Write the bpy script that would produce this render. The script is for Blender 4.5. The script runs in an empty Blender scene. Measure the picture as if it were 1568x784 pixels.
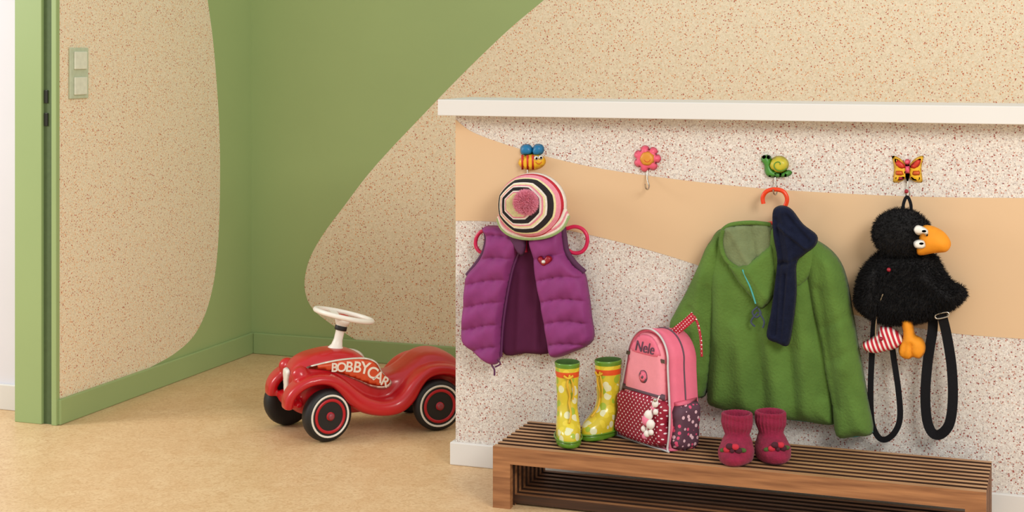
import bpy, math, random
import numpy as np
from mathutils import Vector, Matrix
from mathutils.geometry import delaunay_2d_cdt
random.seed(7); rng=np.random.default_rng(7)
sc=bpy.context.scene
try: sc.view_settings.view_transform='Standard'
except Exception: pass

# ------------------------------------------------------------------ survey of the photograph
K=2000/1568.0; FPX=2982.0; HZ=99.5; CAMZ=1.2
TH=math.atan(1079/2982.0)
Fx,Fy=-math.sin(TH),math.cos(TH); Rx,Ry=math.cos(TH),math.sin(TH)
def ray(u,v):
    a=(u*K-1000)/FPX; b=(HZ-v*K)/FPX
    return (Fx+a*Rx,Fy+a*Ry,b)
def onY(u,v,Y):
    r=ray(u,v); t=Y/r[1]; return Vector((r[0]*t,Y,CAMZ+r[2]*t))
def onX(u,v,X):
    r=ray(u,v); t=X/r[0]; return Vector((X,r[1]*t,CAMZ+r[2]*t))
def onZ(u,v,Z):
    r=ray(u,v); t=(Z-CAMZ)/r[2]; return Vector((r[0]*t,r[1]*t,Z))
def proj(x,y,z):
    d=x*Fx+y*Fy; l=x*Rx+y*Ry
    return ((1000+FPX*l/d)/K,(HZ+FPX*(CAMZ-z)/d)/K)

# ------------------------------------------------------------------ materials
def lin(c):
    c=[x/255.0 for x in c]
    return tuple((x/12.92 if x<=0.04045 else ((x+0.055)/1.055)**2.4) for x in c)+(1.0,)
def newmat(name):
    m=bpy.data.materials.new(name); m.use_nodes=True
    nt=m.node_tree; b=nt.nodes['Principled BSDF']
    return m,nt,b
def N(nt,t,**kw):
    n=nt.nodes.new(t)
    for k,v in kw.items(): setattr(n,k,v)
    return n
def mixc(nt,fac,a,b):
    n=nt.nodes.new('ShaderNodeMix'); n.data_type='RGBA'
    for i,v in ((0,fac),(6,a),(7,b)):
        if hasattr(v,'links') or isinstance(v,bpy.types.NodeSocket): nt.links.new(v,n.inputs[i])
        else: n.inputs[i].default_value=v
    return n.outputs[2]
def math_(nt,op,a,b=0.0):
    n=nt.nodes.new('ShaderNodeMath'); n.operation=op
    for i,v in ((0,a),(1,b)):
        if isinstance(v,bpy.types.NodeSocket): nt.links.new(v,n.inputs[i])
        else: n.inputs[i].default_value=v
    return n.outputs[0]
def mat(name,col,rough=0.5,var=0.06,nscale=60,bump=0.0,bscale=400,sheen=0.0,metal=0.0,coat=0.0,spec=0.5):
    m,nt,b=newmat(name)
    tc=N(nt,'ShaderNodeTexCoord')
    no=N(nt,'ShaderNodeTexNoise'); no.inputs['Scale'].default_value=nscale; no.inputs['Detail'].default_value=4
    nt.links.new(tc.outputs['Object'],no.inputs['Vector'])
    c=lin(col); d=tuple(max(0,x*(1-var*3)) for x in c[:3])+(1,); e=tuple(min(1,x*(1+var*2)) for x in c[:3])+(1,)
    nt.links.new(mixc(nt,no.outputs['Fac'],d,e),b.inputs['Base Color'])
    b.inputs['Roughness'].default_value=rough; b.inputs['Metallic'].default_value=metal
    b.inputs['Sheen Weight'].default_value=sheen; b.inputs['Coat Weight'].default_value=coat
    b.inputs['Specular IOR Level'].default_value=spec
    if bump>0:
        n2=N(nt,'ShaderNodeTexNoise'); n2.inputs['Scale'].default_value=bscale; n2.inputs['Detail'].default_value=3
        nt.links.new(tc.outputs['Object'],n2.inputs['Vector'])
        bp=N(nt,'ShaderNodeBump'); bp.inputs['Strength'].default_value=bump; bp.inputs['Distance'].default_value=0.003
        nt.links.new(n2.outputs['Fac'],bp.inputs['Height']); nt.links.new(bp.outputs['Normal'],b.inputs['Normal'])
    return m
def terrazzo(name,base,base2,layers,rough=0.55):
    m,nt,b=newmat(name); tc=N(nt,'ShaderNodeTexCoord')
    no=N(nt,'ShaderNodeTexNoise'); no.inputs['Scale'].default_value=90; no.inputs['Detail'].default_value=3
    nt.links.new(tc.outputs['Object'],no.inputs['Vector'])
    warp=N(nt,'ShaderNodeVectorMath',operation='MULTIPLY_ADD')
    nt.links.new(no.outputs['Color'],warp.inputs[0]); warp.inputs[1].default_value=(0.005,)*3
    nt.links.new(tc.outputs['Object'],warp.inputs[2])
    n3=N(nt,'ShaderNodeTexNoise'); n3.inputs['Scale'].default_value=160; nt.links.new(tc.outputs['Object'],n3.inputs['Vector'])
    f3=N(nt,'ShaderNodeMapRange'); f3.inputs[1].default_value=.4; f3.inputs[2].default_value=.6
    nt.links.new(n3.outputs['Fac'],f3.inputs[0])
    cur=mixc(nt,f3.outputs[0],lin(base),lin(base2))
    for scale,thr,dens,cols in layers:
        v=N(nt,'ShaderNodeTexVoronoi'); v.inputs['Scale'].default_value=scale
        nt.links.new(warp.outputs[0],v.inputs['Vector'])
        sep=N(nt,'ShaderNodeSeparateColor'); nt.links.new(v.outputs['Color'],sep.inputs[0])
        r=N(nt,'ShaderNodeValToRGB'); r.color_ramp.interpolation='CONSTANT'
        el=r.color_ramp.elements
        while len(el)<len(cols): el.new(0.5)
        for i,c in enumerate(cols):
            el[i].position=i/len(cols); el[i].color=lin(c)
        nt.links.new(sep.outputs[0],r.inputs[0])
        a=math_(nt,'LESS_THAN',v.outputs['Distance'],thr)
        g=math_(nt,'LESS_THAN',sep.outputs[1],dens)
        cur=mixc(nt,math_(nt,'MULTIPLY',a,g),cur,r.outputs[0])
    nt.links.new(cur,b.inputs['Base Color']); b.inputs['Roughness'].default_value=rough
    b.inputs['Specular IOR Level'].default_value=.25
    return m
M={}
M['green']=mat('wall_green_paint',(158,178,120),.6,.02,3,spec=.25)
M['green2']=mat('door_frame_green_paint',(152,174,118),.42,.02,3,spec=.4)
M['greend']=mat('slot_green',(84,104,66),.7)
M['beige']=mat('wall_beige_paint',(220,188,150),.6,.015,4,spec=.25)
M['white']=mat('white_lacquer',(224,223,220),.4,.01,5)
M['hallw']=mat('hall_white_paint',(226,226,236),.6,.01,5)
M['terr']=terrazzo('speckled_plaster_warm',(238,224,196),(226,211,181),
  [(300,.42,.42,[(218,178,138),(242,234,214),(210,194,164),(230,192,150)]),
   (210,.38,.42,[(220,158,104),(240,234,220),(190,116,90),(230,174,122),(214,208,188)]),
   (130,.28,.26,[(208,126,80),(180,88,66),(230,164,110)])])
M['terr2']=terrazzo('speckled_plaster_cool',(226,220,210),(212,204,196),
  [(300,.42,.45,[(196,178,170),(238,234,228),(180,160,152),(202,200,198)]),
   (190,.40,.32,[(156,84,76),(236,232,228),(190,142,126),(180,172,166)]),
   (115,.29,.28,[(130,42,42),(146,60,54),(162,100,86)])])
def floormat():
    m,nt,b=newmat('linoleum_floor'); tc=N(nt,'ShaderNodeTexCoord')
    a=N(nt,'ShaderNodeTexNoise'); a.inputs['Scale'].default_value=5; a.inputs['Detail'].default_value=8; a.inputs['Distortion'].default_value=1.5; a.inputs['Roughness'].default_value=.7
    c=N(nt,'ShaderNodeTexNoise'); c.inputs['Scale'].default_value=55; c.inputs['Detail'].default_value=5; c.inputs['Distortion'].default_value=2
    for n in (a,c): nt.links.new(tc.outputs['Object'],n.inputs['Vector'])
    r=N(nt,'ShaderNodeMapRange'); r.inputs[1].default_value=.35; r.inputs[2].default_value=.65; nt.links.new(a.outputs['Fac'],r.inputs[0])
    r2=N(nt,'ShaderNodeMapRange'); r2.inputs[1].default_value=.42; r2.inputs[2].default_value=.68; r2.inputs[4].default_value=.7; nt.links.new(c.outputs['Fac'],r2.inputs[0])
    x=mixc(nt,r.outputs[0],lin((220,184,138)),lin((230,200,156)))
    x=mixc(nt,r2.outputs[0],x,lin((198,156,108)))
    nt.links.new(x,b.inputs['Base Color']); b.inputs['Roughness'].default_value=.42; b.inputs['Specular IOR Level'].default_value=.35
    return m
M['floor']=floormat()
def woodmat(name,lo,hi):
    m,nt,b=newmat(name); tc=N(nt,'ShaderNodeTexCoord')
    mp=N(nt,'ShaderNodeMapping'); mp.inputs['Scale'].default_value=(3,22,50); nt.links.new(tc.outputs['Object'],mp.inputs[0])
    a=N(nt,'ShaderNodeTexNoise'); a.inputs['Scale'].default_value=2; a.inputs['Detail'].default_value=6; nt.links.new(mp.outputs[0],a.inputs['Vector'])
    r=N(nt,'ShaderNodeValToRGB'); r.color_ramp.elements[0].position=.3; r.color_ramp.elements[0].color=lin(lo); r.color_ramp.elements[1].position=.72; r.color_ramp.elements[1].color=lin(hi)
    nt.links.new(a.outputs['Fac'],r.inputs[0]); nt.links.new(r.outputs[0],b.inputs['Base Color']); b.inputs['Roughness'].default_value=.5
    return m
M['wood']=woodmat('oiled_hardwood',(128,82,50),(178,124,80))
M['woodt']=woodmat('lit_hardwood_top',(162,118,80),(198,154,110))  # same wood, light from above put into the colour of slat tops
M['woodd']=woodmat('shaded_hardwood_side',(50,30,18),(76,46,28))  # same wood, shade between slats put into the colour

# ------------------------------------------------------------------ mesh helpers
def link(o):
    sc.collection.objects.link(o); return o
def mesh(name,verts,faces,mats,smooth=True,midx=None):
    me=bpy.data.meshes.new(name); me.from_pydata([tuple(v) for v in verts],[],[tuple(f) for f in faces])
    if not isinstance(mats,(list,tuple)): mats=[mats]
    for m in mats: me.materials.append(m)
    if midx is not None: me.polygons.foreach_set('material_index',list(midx))
    me.polygons.foreach_set('use_smooth',[smooth]*len(me.polygons))
    me.update(); return link(bpy.data.objects.new(name,me))
def boxgeo(x0,x1,y0,y1,z0,z1,V,F):
    n=len(V)
    V+= [(x0,y0,z0),(x1,y0,z0),(x1,y1,z0),(x0,y1,z0),(x0,y0,z1),(x1,y0,z1),(x1,y1,z1),(x0,y1,z1)]
    F+= [(n,n+3,n+2,n+1),(n+4,n+5,n+6,n+7),(n,n+1,n+5,n+4),(n+1,n+2,n+6,n+5),(n+2,n+3,n+7,n+6),(n+3,n,n+4,n+7)]
def boxes(name,bl,m,bevel=0.0,midx=None):
    V=[];F=[]
    for b in bl: boxgeo(*b,V,F)
    o=mesh(name,V,F,m,smooth=False,midx=midx)
    if bevel>0:
        md=o.modifiers.new('bev','BEVEL'); md.width=bevel; md.segments=2; md.limit_method='ANGLE'
    return o
def group(name,objs,loc=None):
    bpy.context.view_layer.update()
    e=bpy.data.objects.new(name,None); e.empty_display_size=.05
    if loc is None: loc=Vector((0,0,0))
    e.location=loc; link(e); 
    inv=Matrix.Translation(-Vector(loc))
    for o in objs:
        if o is None: continue
        o.parent=e; o.matrix_parent_inverse=inv
    return e
def cr(pts,n=6,closed=True):
    pts=[np.array(p,float) for p in pts]; out=[]; L=len(pts)
    for i in range(L if closed else L-1):
        if closed: p0,p1,p2,p3=pts[i-1],pts[i],pts[(i+1)%L],pts[(i+2)%L]
        else: p0,p1,p2,p3=pts[max(i-1,0)],pts[i],pts[i+1],pts[min(i+2,L-1)]
        for k in range(n):
            t=k/n
            out.append(0.5*((2*p1)+(-p0+p2)*t+(2*p0-5*p1+4*p2-p3)*t*t+(-p0+3*p1-3*p2+p3)*t**3))
    if not closed: out.append(pts[-1])
    return out
def segdist(P,A,B):
    AB=B-A; L=(AB**2).sum(-1)+1e-12
    t=np.clip(((P[:,None,:]-A[None])*AB[None]).sum(-1)/L[None],0,1)
    return np.sqrt(((P[:,None,:]-(A[None]+t[...,None]*AB[None]))**2).sum(-1))
def inside(P,poly):
    x,y=P[:,0],P[:,1]; c=np.zeros(len(P),bool); n=len(poly)
    for i in range(n):
        x1,y1=poly[i]; x2,y2=poly[i-1]
        cond=((y1>y)!=(y2>y)); 
        with np.errstate(divide='ignore',invalid='ignore'):
            xi=(x2-x1)*(y-y1)/((y2-y1) if y2!=y1 else 1e-12)+x1
        c^=cond&(x<xi)
    return c
def solid2d(poly,thick,R,spacing,disp=None,backf=0.25,back_thick=0.0):
    """closed pillow/plate from a 2-D outline. returns verts (x,h,z) with h toward viewer, faces"""
    poly=np.array(poly,float); 
    x0,z0=poly.min(0); x1,z1=poly.max(0)
    xs=np.arange(x0,x1,spacing); zs=np.arange(z0,z1,spacing*.87)
    G=[]
    for j,z in enumerate(zs):
        for x in xs: G.append((x+(spacing/2 if j%2 else 0),z))
    G=np.array(G) if G else np.zeros((0,2))
    if len(G):
        G=G[inside(G,poly)]
    A=poly; B=np.roll(poly,-1,0)
    if len(G):
        D=segdist(G,A,B).min(1); G=G[D>spacing*.45]
    n=len(poly)
    allp=np.vstack([poly,G]) if len(G) else poly
    vs=[Vector(p) for p in allp]
    res=delaunay_2d_cdt(vs,[],[list(range(n))],1,1e-7)
    V2=np.array([tuple(v) for v in res[0]]); T=[tuple(f) for f in res[2]]
    d=segdist(V2,A,B).min(1)
    q=np.clip(d/R,0,1); prof=np.sqrt(np.maximum(0,1-(1-q)**2))
    h=thick*prof
    if disp is not None: h=h+disp(V2)*np.clip(d/(R*.5),0,1)
    bd=d<1e-6
    front=[(V2[i,0],h[i],V2[i,1]) for i in range(len(V2))]
    mp={}; back=[]
    for i in range(len(V2)):
        if bd[i]: mp[i]=i
        else:
            mp[i]=len(front)+len(back); back.append((V2[i,0],-back_thick*prof[i],V2[i,1]))
    F=[]
    for t in T:
        a,b,c=t
        area=(V2[b,0]-V2[a,0])*(V2[c,1]-V2[a,1])-(V2[c,0]-V2[a,0])*(V2[b,1]-V2[a,1])
        if area<0: a,c=c,a
        F.append((a,b,c)); F.append((mp[c],mp[b],mp[a]))
    return front+back,F
def folds(lines,Y):
    L=[]
    for p,q,w,a in lines:
        P=onY(p[0],p[1],Y); Q=onY(q[0],q[1],Y)
        L.append((np.array((P.x,P.z)),np.array((Q.x,Q.z)),w/557.0,a))
    def f(V2):
        h=np.zeros(len(V2))
        for P,Q,w,a in L:
            dd=segdist(V2,P[None],Q[None])[:,0]; h+=a*np.exp(-(dd/w)**2)
        return h
    return f
def relief(name,out,Y,thick,m,R=None,spacing=.006,disp=None,smooth=4,fold=None,uvdisp=None,bt=0.0,sm=True):
    pts=cr(out,smooth) if smooth else out
    P=[(lambda p:(p.x,p.z))(onY(u,v,Y)) for u,v in pts]
    fs=[]
    if fold: fs.append(folds(fold,Y))
    if uvdisp:
        def g(V2):
            u,v=proj(V2[:,0],Y,V2[:,1]); return uvdisp(u,v)
        fs.append(g)
    if disp: fs.append(disp)
    D=(lambda V2: sum(f(V2) for f in fs)) if fs else None
    V,F=solid2d(P,thick,R or thick,spacing,D,back_thick=bt)
    return mesh(name,[(x,Y-h,z) for x,h,z in V],F,m,smooth=sm)
def plate(name,out,Y,th,m,smooth=4,spacing=.008):
    return relief(name,out,Y,th,m,R=th*.7,spacing=spacing,smooth=smooth)
def circ(cx,cy,rx,ry=None,n=20,rot=0):
    ry=ry or rx; c,s=math.cos(rot),math.sin(rot)
    return [(cx+rx*math.cos(t)*c-ry*math.sin(t)*s,cy+rx*math.cos(t)*s+ry*math.sin(t)*c) for t in [2*math.pi*i/n for i in range(n)]]
def tube(name,pts,r,m,closed=False,n=5,smooth=True):
    P=cr(pts,n,closed) if smooth else [np.array(p,float) for p in pts]
    cu=bpy.data.curves.new(name,'CURVE'); cu.dimensions='3D'; cu.bevel_depth=r; cu.bevel_resolution=4; cu.use_fill_caps=True
    s=cu.splines.new('POLY'); s.points.add(len(P)-1)
    for i,p in enumerate(P): s.points[i].co=(p[0],p[1],p[2],1)
    s.use_cyclic_u=closed; cu.materials.append(m)
    return link(bpy.data.objects.new(name,cu))
def tubeW(name,uv,Y,r,m,closed=False):
    pts=[]
    for p in uv:
        y=p[2] if len(p)>2 else Y
        w=onY(p[0],p[1],y); pts.append(tuple(w))
    return tube(name,pts,r,m,closed)
def ribbon(name,pts,w,th,m,wdir=None):
    P=cr(pts,6,False); V=[];F=[]
    for i,p in enumerate(P):
        t=(P[min(i+1,len(P)-1)]-P[max(i-1,0)]); t/=np.linalg.norm(t)+1e-9
        if wdir is None: s=np.array((-t[2],0,t[0])); 
        else: s=np.array(wdir,float)
        s/=np.linalg.norm(s)+1e-9
        nn=np.cross(t,s)
        for a,b in ((-1,-1),(1,-1),(1,1),(-1,1)): V.append(p+s*w/2*a+nn*th/2*b)
    for i in range(len(P)-1):
        for k in range(4):
            a=4*i+k; b=4*i+(k+1)%4; F.append((a,b,b+4,a+4))
    F.append((3,2,1,0)); e=4*(len(P)-1); F.append((e,e+1,e+2,e+3))
    return mesh(name,V,F,m,smooth=False)
def ribbonW(name,uv,Y,w,th,m):
    pts=[tuple(onY(p[0],p[1],p[2] if len(p)>2 else Y)) for p in uv]
    return ribbon(name,pts,w,th,m)
def loft(name,rings,m,mfn=None,cap=(True,True),smooth=True):
    n=len(rings[0]); V=[p for r in rings for p in r]; F=[];mi=[]
    for i in range(len(rings)-1):
        for k in range(n):
            F.append((i*n+k,i*n+(k+1)%n,(i+1)*n+(k+1)%n,(i+1)*n+k)); mi.append(mfn(i,k) if mfn else 0)
    if cap[0]: F.append(tuple(reversed(range(n)))); mi.append(mfn(0,0) if mfn else 0)
    if cap[1]: F.append(tuple((len(rings)-1)*n+k for k in range(n))); mi.append(mfn(len(rings)-2,0) if mfn else 0)
    return mesh(name,V,F,m,smooth,mi)
def lathe(name,prof,m,axis='y',seg=40,mfn=None):
    rings=[]
    for r,h in prof:
        ring=[]
        for i in range(seg):
            t=2*math.pi*i/seg
            if axis=='y': ring.append((r*math.cos(t),h,r*math.sin(t)))
            else: ring.append((r*math.cos(t),r*math.sin(t),h))
        rings.append(ring)
    return loft(name,rings,m,mfn)
def sphere(name,c,r,m,seg=16):
    if not hasattr(r,'__len__'): r=(r,r,r)
    rings=[]
    for j in range(1,seg):
        p=math.pi*j/seg
        rings.append([(c[0]+r[0]*math.sin(p)*math.cos(2*math.pi*i/(2*seg)),c[1]+r[1]*math.sin(p)*math.sin(2*math.pi*i/(2*seg)),c[2]-r[2]*math.cos(p)) for i in range(2*seg)])
    return loft(name,rings,m)
def fur(name,src,n,length,width,m,lean=(0,0,-.5),keep=None,jit=.4):
    me=src.data; me.calc_loop_triangles()
    V=np.array([v.co[:] for v in me.vertices]); T=np.array([t.vertices[:] for t in me.loop_triangles])
    a,b,c=V[T[:,0]],V[T[:,1]],V[T[:,2]]; cr_=np.cross(b-a,c-a); ar=np.linalg.norm(cr_,axis=1)/2; nn=cr_/(2*ar[:,None]+1e-12)
    if keep is not None: ar=ar*keep((a+b+c)/3)
    idx=rng.choice(len(T),n,p=ar/ar.sum()); u=rng.random(n); v=rng.random(n); fl=u+v>1; u[fl]=1-u[fl]; v[fl]=1-v[fl]
    P=a[idx]+(b[idx]-a[idx])*u[:,None]+(c[idx]-a[idx])*v[:,None]; d=nn[idx]+np.array(lean)+rng.normal(0,jit,(n,3)); d/=np.linalg.norm(d,axis=1)[:,None]
    s=np.cross(d,rng.normal(0,1,(n,3))); s/=np.linalg.norm(s,axis=1)[:,None]
    L=length*(.6+.6*rng.random(n))[:,None]
    P=P-nn[idx]*.001
    W=np.empty((n*3,3)); W[0::3]=P-s*width/2; W[1::3]=P+s*width/2; W[2::3]=P+d*L
    return mesh(name,W.tolist(),[(3*i,3*i+1,3*i+2) for i in range(n)],m,smooth=False)
def xf(o,Mx):
    o.matrix_world=Mx; return o
def text(name,body,size,Mx,m,extr=.0008,align='CENTER',offset=0.0,shear=0):
    cu=bpy.data.curves.new(name,'FONT'); cu.body=body; cu.size=size; cu.extrude=extr; cu.align_x=align; cu.align_y='CENTER'; cu.offset=offset; cu.shear=shear
    cu.materials.append(m); o=link(bpy.data.objects.new(name,cu)); o.matrix_world=Mx; return o

# ------------------------------------------------------------------ room shell
XL=-3.038; YB=5.354; YP=4.115; XE=-1.663; YD=4.117
boxes('floor',[(-6.5,3.5,-1.5,6.5,-.08,0)],M['floor'])
def wall(name,box,polys,m0):
    V=[];F=[];mi=[]; boxgeo(*box,V,F); mi=[0]*6; mats=[m0]
    for pts,m in polys:
        n=len(V); V+=[tuple(p) for p in pts]; F.append(tuple(range(n,n+len(pts)))); mats.append(m); mi.append(len(mats)-1)
    return mesh(name,V,F,mats,False,mi)
edge=[(915,-70),(875,-36),(833,0),(785,40),(735,87),(685,137),(640,184),(600,226),(562,269),(525,318),(496,357),(476,392),(467,424),(468,450),(478,472),(497,489),(525,508),(553,524),(600,540)]
pts=[onY(p[0],p[1],YB-.001) for p in cr(edge,6,False)]
pts=[p for p in pts if p.z>.03]
pts=pts+[Vector((2.5,YB-.001,.03)),Vector((2.5,YB-.001,2.2)),Vector((pts[0].x+.9,YB-.001,2.2))]
wall('wall_back',(-3.3,2.6,YB,YB+.12,0,2.6),[(pts,M['terr'])],M['green'])
edge=[(306,-120),(313,-50),(318,0),(326,60),(332,130),(336,200),(337,280),(335,355),(330,415),(321,460),(309,493),(292,520),(265,543),(235,560),(205,577)]
pl=[onX(p[0],p[1],XL+.001) for p in cr(edge,6,False)]
pl=[p for p in pl if p.z>.06]
pts=[Vector((XL+.001,YD,2.2)),Vector((XL+.001,pl[0].y,2.2))]+pl+[Vector((XL+.001,pl[-1].y,.05)),Vector((XL+.001,YD,.05))]
wall('wall_left',(XL-.15,XL,YD,YB+.0,0,2.6),[(pts,M['terr'])],M['green'])
boxes('wall_hall',[(-6.4,XL-.155,4.235,4.36,0,2.6)],M['hallw'])
boxes('baseboard_hall',[(-6.4,XL-.16,4.22,4.235,0,.085)],M['white'],.003)
xa=onY(23,600,4.10).x; xb=onY(64,600,4.10).x; xc=onY(79,600,4.10).x
boxes('door_frame',[(xa,xb,4.098,4.117,0,2.3),(xc,XL+.004,4.098,4.117,0,2.3),(xa,xa+.012,4.117,4.235,0,2.3)],M['green2'],.002)
boxes('slot_back_1',[(xb,xc,4.110,4.117,0,2.3)],M['greend'])  # back of the door frame slot, recess shade put into its darker green
dm=mat('dark_metal',(58,58,52),.35,metal=.8)
k=[]
for v in (148,183):
    p=onY(71,v,4.109); k.append((p.x-.007,p.x+.007,4.106,4.110,p.z-.021,p.z+.021))
st=boxes('door_strike_plates',k,dm,.001)
boxes('baseboard_left',[(XL,XL+.014,YD-.01,YB,0,.083)],M['green2'],.004)
boxes('baseboard_back',[(XL+.014,2.5,YB-.014,YB,0,.083)],M['green2'],.004)
up=[(698,183),(718,199),(745,211),(790,226),(850,243),(920,258),(1000,270),(1100,282),(1200,291),(1350,299),(1450,302),(1568,303),(1800,303)]
lo=[(698,338),(740,338.5),(790,342),(840,348),(900,359),(980,379),(1062,404),(1150,435),(1250,466),(1350,492),(1450,509),(1510,515),(1568,519),(1800,533)]
PU=[onY(p[0],p[1],YP-.001) for p in cr(up,5,False)]; PL=[onY(p[0],p[1],YP-.001) for p in cr(lo,5,False)]
PU[0].x=PL[0].x=XE
wall('wall_partition',(XE,.75,YP,YP+.12,0,1.0135),[(PU+PL[::-1],M['beige'])],M['terr2'])
boxes('baseboard_partition',[(XE-.013,.75,YP-.014,YP,0,.066),(XE-.013,XE,YP,YP+.12,0,.066)],M['white'],.003)
boxes('shelf_board',[(XE-.03,.8,4.05,4.29,1.0145,1.0605)],M['white'],.002)

p0=onX(104,112,XL); p1=onX(132,112,XL); zt=onX(118,73,XL).z; zb=onX(118,151,XL).z
y0,y1=p0.y,p1.y; w=y1-y0; zm=(zt+zb)/2
swf=mat('switch_frame_sage',(190,200,172),.35); swr=mat('switch_rocker',(222,224,204),.3)
h=(zt-zb)/2
o=[boxes('switch_frame',[(XL+.001,XL+.010,y0,y1,zb,zt)],swf,.003)]
for s in (0,1):
    c=zb+h*(.5+s)
    o.append(boxes('switch_rocker',[(XL+.010,XL+.017,(y0+y1)/2-w*.34,(y0+y1)/2+w*.34,c-h*.35,c+h*.35)],swr,.003))
group('light_switch',o,(XL,(y0+y1)/2,zm))

# ------------------------------------------------------------------ slatted bench
bx0,bx1=-1.413,-.173; bz=.1615; by0,by1=3.757,4.046
sl=[];mi=[];n=9; sw=.0165; gap=(by1-by0-.022-(n-1)*sw)/(n-1)
y=by0
# face order: bottom, top, front, right, back, left  (0 = oiled, 1 = top lightened as if lit from above, 2 = inner side darkened as gap shade)
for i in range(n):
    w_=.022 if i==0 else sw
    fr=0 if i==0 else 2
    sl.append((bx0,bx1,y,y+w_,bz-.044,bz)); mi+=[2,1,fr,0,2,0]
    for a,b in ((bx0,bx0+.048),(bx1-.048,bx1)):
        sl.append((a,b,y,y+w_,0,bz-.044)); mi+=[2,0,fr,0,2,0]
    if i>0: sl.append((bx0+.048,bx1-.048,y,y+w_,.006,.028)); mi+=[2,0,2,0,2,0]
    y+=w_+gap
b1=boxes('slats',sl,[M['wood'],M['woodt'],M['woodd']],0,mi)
b2=boxes('spacers',[(bx0+.016,bx0+.032,by0+.01,by1-.01,bz-.042,bz-.024),(bx1-.032,bx1-.016,by0+.01,by1-.01,bz-.042,bz-.024),(bx0+.016,bx0+.032,by0+.01,by1-.01,.008,.02),(bx1-.032,bx1-.016,by0+.01,by1-.01,.008,.02),((bx0+bx1)/2-.01,(bx0+bx1)/2+.01,by0+.01,by1-.01,bz-.043,bz-.026)],M['wood'])
group('slatted_bench',[b1,b2],((bx0+bx1)/2,(by0+by1)/2,0))

# ------------------------------------------------------------------ ride-on car
red=mat('red_plastic',(188,14,26),.3,.02,20,coat=.3); blk=mat('black_rubber',(24,23,24),.55,.05); wht=mat('white_plastic',(236,232,222),.35,.01); 
redw=mat('red_rim_plastic',(188,18,34),.35); org=mat('orange_decal',(214,78,34),.4); crm=mat('cream_decal',(240,232,214),.4)
def se(s,hw,z0,z1,e=3.5,n=32,yc=0):
    r=[]
    for i in range(n):
        t=2*math.pi*i/n; c,q=math.cos(t),math.sin(t)
        r.append((s,yc+hw*math.copysign(abs(c)**(2/e),c),(z0+z1)/2+(z1-z0)/2*math.copysign(abs(q)**(2/e),q)))
    return r
def sq(s): return s if s<.3 else .3+(s-.3)*.76
hs=[(-.110,.045,.12,.18),(-.095,.075,.10,.205),(-.06,.092,.085,.228),(-.015,.096,.08,.236),(.03,.092,.07,.226),(.075,.082,.06,.197),(.115,.075,.055,.178),(.155,.072,.055,.180),(.19,.073,.055,.205),(.225,.076,.055,.240),(.27,.079,.055,.258),(.33,.08,.055,.263),(.40,.079,.06,.256),(.445,.073,.065,.246),(.475,.064,.075,.232),(.495,.05,.09,.212),(.503,.03,.11,.185)]
ii=cr([np.array(h) for h in hs],4,False)
parts=[loft('hull',[se(sq(h[0]),h[1],h[2],h[3]) for h in ii],red)]
fp=[(.512,.105,.030,.014),(.508,.135,.036,.016),(.49,.160,.04,.016),(.45,.182,.043,.016),(.40,.190,.045,.016),(.35,.182,.045,.018),(.31,.158,.045,.022),(.275,.125,.045,.026),(.235,.098,.045,.026),(.18,.083,.044,.024),(.13,.088,.044,.026),(.095,.115,.045,.026),(.07,.150,.045,.022),(.04,.178,.045,.018),(0,.190,.045,.018),(-.05,.184,.045,.018),(-.09,.160,.043,.018),(-.108,.125,.038,.016)]
fi=cr([np.array((p[0] if p[0]<.3 else .3+(p[0]-.3)*.85,)+p[1:]) for p in fp],4,False)
for sgn in (1,-1):
    R_=[]
    for i,p in enumerate(fi):
        t=fi[min(i+1,len(fi)-1)][:2]-fi[max(i-1,0)][:2]; t/=np.linalg.norm(t); nx,nz=-t[1],t[0]
        ring=[]
        for k_ in range(20):
            a=2*math.pi*k_/20; c,q=math.cos(a),math.sin(a); c=math.copysign(abs(c)**.6,c); q=math.copysign(abs(q)**.7,q)
            ring.append((p[0]+nx*q*p[3],sgn*(.104+c*p[2]),p[1]+nz*q*p[3]))
        R_.append(ring)
    parts.append(loft('fender',R_,red))
    parts.append(sphere('lamp',(sq(.475),sgn*.075,.20),(.028,.026,.026),red))
parts.append(loft('bumper',[se(sq(x),w2,z0,z1,2.5) for x,w2,z0,z1 in ((.47,.10,.09,.13),(.495,.105,.088,.132),(.515,.09,.092,.128),(.522,.06,.098,.122))],red))
bpy.ops.object.select_all(action='DESELECT')
for p in parts: p.select_set(True)
bpy.context.view_layer.objects.active=parts[0]; bpy.ops.object.join()
body=bpy.context.view_layer.objects.active; body.name='car_body'
md=body.modifiers.new('r','REMESH'); md.mode='VOXEL'; md.voxel_size=.004; md.use_smooth_shade=True
ms=body.modifiers.new('s','SMOOTH'); ms.iterations=7; ms.factor=.6
head=Vector((-.732,-.681,0)).normalized(); left=Vector((-head.y,head.x,0))
CO=Vector((-1.955,4.561,0))
CM=Matrix(((head.x,left.x,0,CO.x),(head.y,left.y,0,CO.y),(0,0,1,0),(0,0,0,1)))
cp=[xf(body,CM)]
hubm=mat('hub',(150,60,70),.3)
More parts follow.
